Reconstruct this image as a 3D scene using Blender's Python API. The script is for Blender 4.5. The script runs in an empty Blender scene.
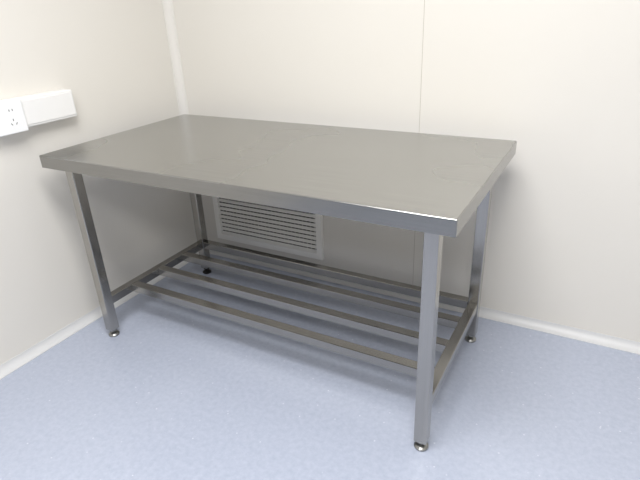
import bpy, bmesh, random
from math import *
from mathutils import Matrix, Vector
random.seed(3)
S=bpy.context.scene
S.view_settings.view_transform='Standard'
S.view_settings.look='None'
col=S.collection

# ---------------- materials ----------------
def newmat(name):
    m=bpy.data.materials.new(name); m.use_nodes=True
    nt=m.node_tree; b=nt.nodes['Principled BSDF']
    return m,nt,b
def srgb(r,g,b):
    f=lambda c:(c/255/12.92) if c/255<=.04045 else ((c/255+.055)/1.055)**2.4
    return (f(r),f(g),f(b),1)
def N(nt,t,**k):
    n=nt.nodes.new(t)
    for a,v in k.items(): setattr(n,a,v)
    return n
def plain(name,c,rough=.5,metal=0,noise=.03,scale=8,bump=0):
    m,nt,b=newmat(name)
    tc=N(nt,'ShaderNodeTexCoord'); no=N(nt,'ShaderNodeTexNoise'); no.inputs['Scale'].default_value=scale
    no.inputs['Detail'].default_value=4
    nt.links.new(tc.outputs['Object'],no.inputs['Vector'])
    r=N(nt,'ShaderNodeValToRGB'); r.color_ramp.elements[0].position=.3; r.color_ramp.elements[1].position=.7
    r.color_ramp.elements[0].color=tuple(x*(1-noise) for x in c[:3])+(1,)
    r.color_ramp.elements[1].color=tuple(min(1,x*(1+noise)) for x in c[:3])+(1,)
    nt.links.new(no.outputs['Fac'],r.inputs[0]); nt.links.new(r.outputs[0],b.inputs['Base Color'])
    b.inputs['Roughness'].default_value=rough; b.inputs['Metallic'].default_value=metal
    return m
def steel(name,c,rough,axis=0,strength=.08,smudge=.015,streak=.04):
    m,nt,b=newmat(name)
    tc=N(nt,'ShaderNodeTexCoord'); mp=N(nt,'ShaderNodeMapping')
    sc=[260,260,260]; sc[axis]=3
    mp.inputs['Scale'].default_value=sc
    nt.links.new(tc.outputs['Object'],mp.inputs['Vector'])
    no=N(nt,'ShaderNodeTexNoise'); no.inputs['Scale'].default_value=1; no.inputs['Detail'].default_value=3
    nt.links.new(mp.outputs[0],no.inputs['Vector'])
    n2=N(nt,'ShaderNodeTexNoise'); n2.inputs['Scale'].default_value=2.2; n2.inputs['Detail'].default_value=2
    nt.links.new(tc.outputs['Object'],n2.inputs['Vector'])
    mr=N(nt,'ShaderNodeMapRange'); mr.inputs[1].default_value=.3; mr.inputs[2].default_value=.7
    mr.inputs[3].default_value=rough-smudge; mr.inputs[4].default_value=rough+smudge
    nt.links.new(n2.outputs['Fac'],mr.inputs[0]); nt.links.new(mr.outputs[0],b.inputs['Roughness'])
    r=N(nt,'ShaderNodeValToRGB'); r.color_ramp.elements[0].position=.3; r.color_ramp.elements[1].position=.7
    r.color_ramp.elements[0].color=tuple(x*(1-streak) for x in c[:3])+(1,); r.color_ramp.elements[1].color=tuple(x*(1+streak) for x in c[:3])+(1,)
    nt.links.new(no.outputs['Fac'],r.inputs[0]); nt.links.new(r.outputs[0],b.inputs['Base Color'])
    bp=N(nt,'ShaderNodeBump'); bp.inputs['Strength'].default_value=strength; bp.inputs['Distance'].default_value=.001
    nt.links.new(no.outputs['Fac'],bp.inputs['Height']); nt.links.new(bp.outputs[0],b.inputs['Normal'])
    b.inputs['Metallic'].default_value=1
    return m
M_wall=plain('wall_panel_cream',srgb(225,222,216),.42,0,.006,2)
M_wall2=plain('wall_panel_unseen_dark',srgb(125,124,122),.5,0,.02,2)  # unseen front wall, greyed so the steel reflects something darker
M_cove=plain('cove_white',srgb(229,227,223),.4,0,.01,2)
M_skirt=plain('skirting_cove',srgb(214,215,217),.4,0,.01,2)
M_groove=plain('panel_joint',srgb(190,186,176),.6)
M_ceil=plain('ceiling_white',srgb(235,234,231),.5)
M_white=plain('white_plastic',srgb(236,236,236),.35,0,.01)
M_plate=plain('white_socket_plastic',srgb(240,241,243),.3,0,.01)
M_vent=plain('vent_white_paint',srgb(244,243,240),.45,0,.01)
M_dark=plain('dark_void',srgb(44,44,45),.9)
M_black=plain('black_rubber',srgb(22,22,24),.5)
M_zinc=plain('zinc_foot',srgb(150,150,148),.3,1,.05)
M_top=steel('brushed_steel_top',srgb(175,175,173),.27,0,.025,.010,.06)
M_fx=steel('brushed_steel_edge_shaded',srgb(152,151,148),.22,0,.03)  # same steel as the top, darkened to paint in the edges' darker reflections
M_sx=steel('brushed_steel_x',srgb(162,160,156),.24,0,.04)
M_sy=steel('brushed_steel_y',srgb(162,160,156),.24,1,.04)
M_sz=steel('brushed_steel_z',srgb(172,170,166),.22,2,.04)
# floor vinyl
M_floor,nt,b=newmat('blue_vinyl_floor')
tc=N(nt,'ShaderNodeTexCoord')
n1=N(nt,'ShaderNodeTexNoise'); n1.inputs['Scale'].default_value=55; n1.inputs['Detail'].default_value=6; n1.inputs['Roughness'].default_value=.7
n2=N(nt,'ShaderNodeTexNoise'); n2.inputs['Scale'].default_value=2.5; n2.inputs['Detail'].default_value=3
v=N(nt,'ShaderNodeTexVoronoi'); v.inputs['Scale'].default_value=34
for n in (n1,n2,v): nt.links.new(tc.outputs['Object'],n.inputs['Vector'])
r=N(nt,'ShaderNodeValToRGB'); r.color_ramp.elements[0].position=.32; r.color_ramp.elements[1].position=.68
r.color_ramp.elements[0].color=srgb(168,176,195); r.color_ramp.elements[1].color=srgb(182,189,206)
nt.links.new(n1.outputs['Fac'],r.inputs[0])
r2=N(nt,'ShaderNodeValToRGB'); r2.color_ramp.elements[0].position=.05; r2.color_ramp.elements[1].position=.12
r2.color_ramp.elements[0].color=(1,1,1,1); r2.color_ramp.elements[1].color=(0,0,0,1)
nt.links.new(v.outputs['Distance'],r2.inputs[0])
sp=N(nt,'ShaderNodeSeparateColor'); nt.links.new(v.outputs['Color'],sp.inputs[0])
th=N(nt,'ShaderNodeMath',operation='GREATER_THAN'); th.inputs[1].default_value=.5; nt.links.new(sp.outputs[0],th.inputs[0])
mu=N(nt,'ShaderNodeMath',operation='MULTIPLY'); nt.links.new(th.outputs[0],mu.inputs[0]); nt.links.new(r2.outputs[0],mu.inputs[1])
mu2=N(nt,'ShaderNodeMath',operation='MULTIPLY'); mu2.inputs[1].default_value=.6; nt.links.new(mu.outputs[0],mu2.inputs[0])
mx=N(nt,'ShaderNodeMix',data_type='RGBA'); nt.links.new(mu2.outputs[0],mx.inputs[0]); nt.links.new(r.outputs[0],mx.inputs[6]); mx.inputs[7].default_value=srgb(225,228,236)
mr=N(nt,'ShaderNodeMapRange'); mr.inputs[3].default_value=.17; mr.inputs[4].default_value=.26
nt.links.new(n2.outputs['Fac'],mr.inputs[0]); nt.links.new(mr.outputs[0],b.inputs['Roughness'])
b.inputs['IOR'].default_value=1.6
nt.links.new(mx.outputs[2],b.inputs['Base Color'])

# ---------------- helpers ----------------
def mesh_obj(name,bm,mat,parent=None,smooth=False):
    me=bpy.data.meshes.new(name); bm.to_mesh(me); bm.free()
    o=bpy.data.objects.new(name,me); col.objects.link(o)
    me.materials.append(mat)
    if smooth:
        for p in me.polygons: p.use_smooth=True
    if parent: o.parent=parent
    return o
def addbox(bm,lo,hi):
    lo=Vector(lo);hi=Vector(hi)
    m=Matrix.Translation((lo+hi)/2)@Matrix.Diagonal((*(hi-lo),1))
    return bmesh.ops.create_cube(bm,size=1,matrix=m)['verts']
def box(name,lo,hi,mat,parent=None,bev=0,seg=2):
    bm=bmesh.new(); addbox(bm,lo,hi)
    if bev: bmesh.ops.bevel(bm,geom=bm.edges[:],offset=bev,segments=seg,affect='EDGES',profile=.5)
    o=mesh_obj(name,bm,mat,parent)
    return o
def empty(name,loc=(0,0,0)):
    e=bpy.data.objects.new(name,None); col.objects.link(e); e.location=loc; return e
def lathe(bm,prof,c,seg=24):
    rings=[]
    for rr,z in prof:
        rings.append([bm.verts.new((c[0]+rr*cos(2*pi*i/seg),c[1]+rr*sin(2*pi*i/seg),c[2]+z)) for i in range(seg)])
    for a,b2 in zip(rings,rings[1:]):
        for i in range(seg): bm.faces.new((a[i],a[(i+1)%seg],b2[(i+1)%seg],b2[i]))
    bm.faces.new(rings[0][::-1]); bm.faces.new(rings[-1])

# ---------------- room ----------------
WX,WY=-.03,.03      # wall surface planes
RX,RY,CH=3.4,-3.6,2.5
box('floor',(WX-.1,RY-.1,-.1),(RX+.1,WY+.1,0),M_floor)
box('ceiling',(WX-.1,RY-.1,CH),(RX+.1,WY+.1,CH+.1),M_ceil)
# walls from sandwich panels with recessed joints
def wall_panels(name,axis,plane,sgn,a0,a1,seams,mat=None):
    bm=bmesh.new(); g=.0012
    edges=[a0]+seams+[a1]
    for s,e in zip(edges,edges[1:]):
        lo,hi=s+(g if s!=a0 else 0),e-(g if e!=a1 else 0)
        p0,p1=sorted((plane,plane+sgn*.1))
        if axis=='y': vs=addbox(bm,(lo,p0,0),(hi,p1,CH))
        else: vs=addbox(bm,(p0,lo,0),(p1,hi,CH))
    o=mesh_obj(name,bm,mat or M_wall); 
    o.data.materials.append(M_groove)
    bm=bmesh.new(); bm.from_mesh(o.data)
    for s in seams:
        p=plane+sgn*.0005; q=plane+sgn*.09
        lo3,hi3=((s-g,min(p,q),0),(s+g,max(p,q),CH)) if axis=='y' else ((min(p,q),s-g,0),(max(p,q),s+g,CH))
        vs=addbox(bm,lo3,hi3)
        for f in {f for v_ in vs for f in v_.link_faces}: f.material_index=1
    bm.to_mesh(o.data); bm.free()
    return o
wall_panels('wall_back','y',WY,1,WX-.1,RX,[1.222,2.41])
wall_panels('wall_left','x',WX,-1,RY,WY,[-2.3])
wall_panels('wall_right','x',RX,1,RY-.1,WY+.1,[-2.3,-1.12])
wall_panels('wall_front','y',RY,-1,WX-.1,RX,[1.235,2.41],M_wall2)
# coves: concave quarter round
def cove(name,p0,p1,d1,d2,R,mat):
    bm=bmesh.new(); p0,p1,d1,d2=map(Vector,(p0,p1,d1,d2)); n=12
    pts=[]
    lip=.0025
    pts.append(d1*(R+.004)); pts.append(d1*(R+.004)+d2*lip)
    for i in range(n+1):
        a=pi/2*i/n
        pts.append(d1*(R-R*sin(a)+lip*1)*1.0+d2*(R-R*cos(a)+lip*1))
    pts.append(d2*(R+.004)+d1*lip); pts.append(d2*(R+.004)); pts.append(d1*0)
    A=[bm.verts.new(p0+q) for q in pts]; B=[bm.verts.new(p1+q) for q in pts]
    m=len(pts)
    for i in range(m): bm.faces.new((A[i],A[(i+1)%m],B[(i+1)%m],B[i]))
    bm.faces.new(A[::-1]); bm.faces.new(B)
    bmesh.ops.recalc_face_normals(bm,faces=bm.faces[:])
    return mesh_obj(name,bm,mat)
R=.030
cove('trim_1',(WX,WY,0),(WX,WY,CH),(1,0,0),(0,-1,0),.030,M_cove)
cove('baseboard_back',(WX,WY,0),(RX,WY,0),(0,-1,0),(0,0,1),R,M_skirt)
cove('baseboard_left',(WX,WY,0),(WX,RY,0),(1,0,0),(0,0,1),R,M_skirt)
cove('baseboard_right',(RX,WY,0),(RX,RY,0),(-1,0,0),(0,0,1),R,M_skirt)
cove('baseboard_front',(WX,RY,0),(RX,RY,0),(0,1,0),(0,0,1),R,M_skirt)

# ---------------- work table ----------------
T=empty('stainless_steel_work_table',(.85,-.467,0))
def fix(o):
    o.parent=T; o.matrix_parent_inverse=Matrix.Translation((-.85,.467,0)); return o
X0,X1,YB,YF,H,TT=.0785,1.6145,-.081,-.855,.80,.046
# top: folded sheet tray (open underneath)
bm=bmesh.new(); t=.0015
addbox(bm,(X0,YF,H-TT),(X1,YB,H))
bmesh.ops.bevel(bm,geom=[e for e in bm.edges if max(v_.co.z for v_ in e.verts)>H-1e-4],offset=.0022,segments=3,affect='EDGES')
bot=[f for f in bm.faces if f.normal.z<-.9]
r_=bmesh.ops.inset_region(bm,faces=bot,thickness=.018)
for v_ in {v_ for f in bot for v_ in f.verts}: v_.co.z=H-.012
bm.normal_update()
for f in bm.faces:
    if f.normal.z<.3: f.material_index=1
top=fix(mesh_obj('table_top',bm,M_top)); top.data.materials.append(M_fx)
LW=.040
xs=(.170,1.544); ysf,ysb=-.797,-.183
k=0
for x in xs:
    for y in (ysf,ysb):
        k+=1
        fix(box(f'leg_{k}',(x-LW/2,y-LW/2,.032),(x+LW/2,y+LW/2,H-.012),M_sz,None,.003,3))
        bm=bmesh.new()
        lathe(bm,[(.0205,0),(.0225,.003),(.0225,.007),(.017,.012),(.009,.015),(.007,.016),(.007,.024),(.0155,.0245),(.0155,.033)],(x,y,0))
        bmesh.ops.recalc_face_normals(bm,faces=bm.faces[:])
        back_left=(x==xs[0] and y==ysb)
        fix(mesh_obj(f'foot_{k}',bm,M_black if back_left else M_zinc))
# side rails & slats
RT=.186; RH=.036
k=0
for x in xs:
    k+=1
    fix(box(f'side_rail_{k}',(x-.017,ysf+LW/2,RT-RH),(x+.017,ysb-LW/2,RT),M_sy,None,.002))
xa,xb=xs[0]+.017,xs[1]-.017
for k,y in enumerate((-.652,-.492,-.335)):
    fix(box(f'shelf_slat_{k+1}',(xa,y-.019,RT-.034),(xb,y+.019,RT),M_sx,None,.002))
fix(box('back_rail',(xs[0]+LW/2,ysb-.017,RT-RH),(xs[1]-LW/2,ysb+.017,RT),M_sx,None,.002))
# under-top frame
for k,y in enumerate((ysf,ysb)):
    fix(box(f'top_frame_long_{k+1}',(xs[0]+LW/2,y-.015,H-.043),(xs[1]-LW/2,y+.015,H-.013),M_sx,None,.002))
for k,x in enumerate(xs):
    fix(box(f'top_frame_side_{k+1}',(x-.015,ysf+LW/2,H-.043),(x+.015,ysb-LW/2,H-.013),M_sy,None,.002))

# ---------------- air vent grille ----------------
V=empty('air_vent_grille',(.43,WY,.28))
def fv(o): o.parent=V; o.matrix_parent_inverse=Matrix.Translation((-.43,-WY,-.28)); return o
vx0,vx1,vz0,vz1=.10,.760,.104,.476; fw=.032; y0=WY
bm=bmesh.new()
addbox(bm,(vx0,y0-.018,vz0),(vx1,y0,vz0+fw)); addbox(bm,(vx0,y0-.018,vz1-fw),(vx1,y0,vz1))
addbox(bm,(vx0,y0-.018,vz0+fw),(vx0+fw,y0,vz1-fw)); addbox(bm,(vx1-fw,y0-.018,vz0+fw),(vx1,y0,vz1-fw))
fv(mesh_obj('vent_frame',bm,M_vent))
fv(box('vent_shade_sheet',(vx0+fw,y0-.003,vz0+fw),(vx1-fw,y0-.0005,vz1-fw),M_dark))  # dark sheet painting the shade of the opening behind the blades
bm=bmesh.new(); z=vz0+fw+.008
while z<vz1-fw-.006:
    vs=addbox(bm,(vx0+fw,-.0080,-.0010),(vx1-fw,.0080,.0010))
    bmesh.ops.transform(bm,matrix=Matrix.Translation((0,y0-.0125,z))@Matrix.Rotation(radians(46),4,'X'),verts=vs)
    z+=.0235
fv(mesh_obj('vent_blades',bm,M_vent))
bm=bmesh.new(); x=vx0+fw+.02
while x<vx1-fw:
    addbox(bm,(x-.0008,y0-.0055,vz0+fw),(x+.0008,y0-.003,vz1-fw)); x+=.0225
fv(mesh_obj('vent_fins',bm,M_vent))

# ---------------- wall trunking with socket ----------------
E=empty('wall_power_socket_box',(WX,-.9,.94))
def fe(o): o.parent=E; o.matrix_parent_inverse=Matrix.Translation((-WX,.9,-.94)); return o
fe(box('trunking_body',(WX,-1.70,.892),(WX+.05,-.615,.996),M_white,None,.004))
fe(box('trunking_lid',(WX+.049,-1.69,.901),(WX+.053,-.62,.987),M_white,None,.0015))
fe(box('socket_plate',(WX+.05,-.95,.884),(WX+.062,-.835,.999),M_plate,None,.003))
pc=-.882; fx=WX+.0622
bm=bmesh.new()
for (dy,dz,ang,l) in ((-.006,.022,0,.007),(.006,.022,0,.007),(0,-.012,0,.008),(-.009,-.026,35,.008),(.009,-.026,-35,.008)):
    vs=addbox(bm,(-.0004,-.0011,-l/2),(.0004,.0011,l/2))
    bmesh.ops.transform(bm,matrix=Matrix.Translation((fx,pc+dy,.943+dz))@Matrix.Rotation(radians(ang),4,'X'),verts=vs)
fe(mesh_obj('socket_slots',bm,M_black))

# ---------------- lights ----------------
def panel(name,x,y,w,d,power,c=(1,.988,.968)):
    L=empty(name,(x,y,CH))
    o=box('light_frame',(-w/2-.02,-d/2-.02,-.02),(w/2+.02,d/2+.02,0),M_ceil,L)
    m,nt,b=newmat('led_diffuser'); b.inputs['Emission Color'].default_value=(*c,1); b.inputs['Emission Strength'].default_value=2
    o=box('light_diffuser',(-w/2,-d/2,-.024),(w/2,d/2,-.019),m,L)
    l=bpy.data.lights.new(name+'_lamp','AREA'); l.shape='RECTANGLE'; l.size=w; l.size_y=d; l.energy=power; l.color=c
    lo=bpy.data.objects.new('lamp',l); col.objects.link(lo); lo.parent=L; lo.location=(0,0,-.03)
panel('ceiling_light',1.45,-1.5,1.2,.6,43)
panel('added_fill_light',1.8,-2.8,1.2,.6,44)  # added fill panel out of view, brightens the walls under the table
w=bpy.data.worlds.new('World'); S.world=w; w.use_nodes=True
w.node_tree.nodes['Background'].inputs[0].default_value=(.9,.93,1,1); w.node_tree.nodes['Background'].inputs[1].default_value=.3

# ---------------- camera ----------------
cx,cy,cz,yaw,pit,rol,f=1.8783,-1.9580,1.2705,.5199,.4357,-.0442,513.5
fwv=Vector((-sin(yaw)*cos(pit),cos(yaw)*cos(pit),-sin(pit))); rv=Vector((cos(yaw),sin(yaw),0)); uv=rv.cross(fwv)
r2=cos(rol)*rv+sin(rol)*uv; u2=-sin(rol)*rv+cos(rol)*uv
cd=bpy.data.cameras.new('camera'); cd.sensor_width=36; cd.lens=f*36/640; cd.clip_start=.02
co=bpy.data.objects.new('camera',cd); col.objects.link(co)
mt=Matrix((r2,u2,-fwv)).transposed().to_4x4(); mt.translation=(cx,cy,cz); co.matrix_world=mt
S.camera=co
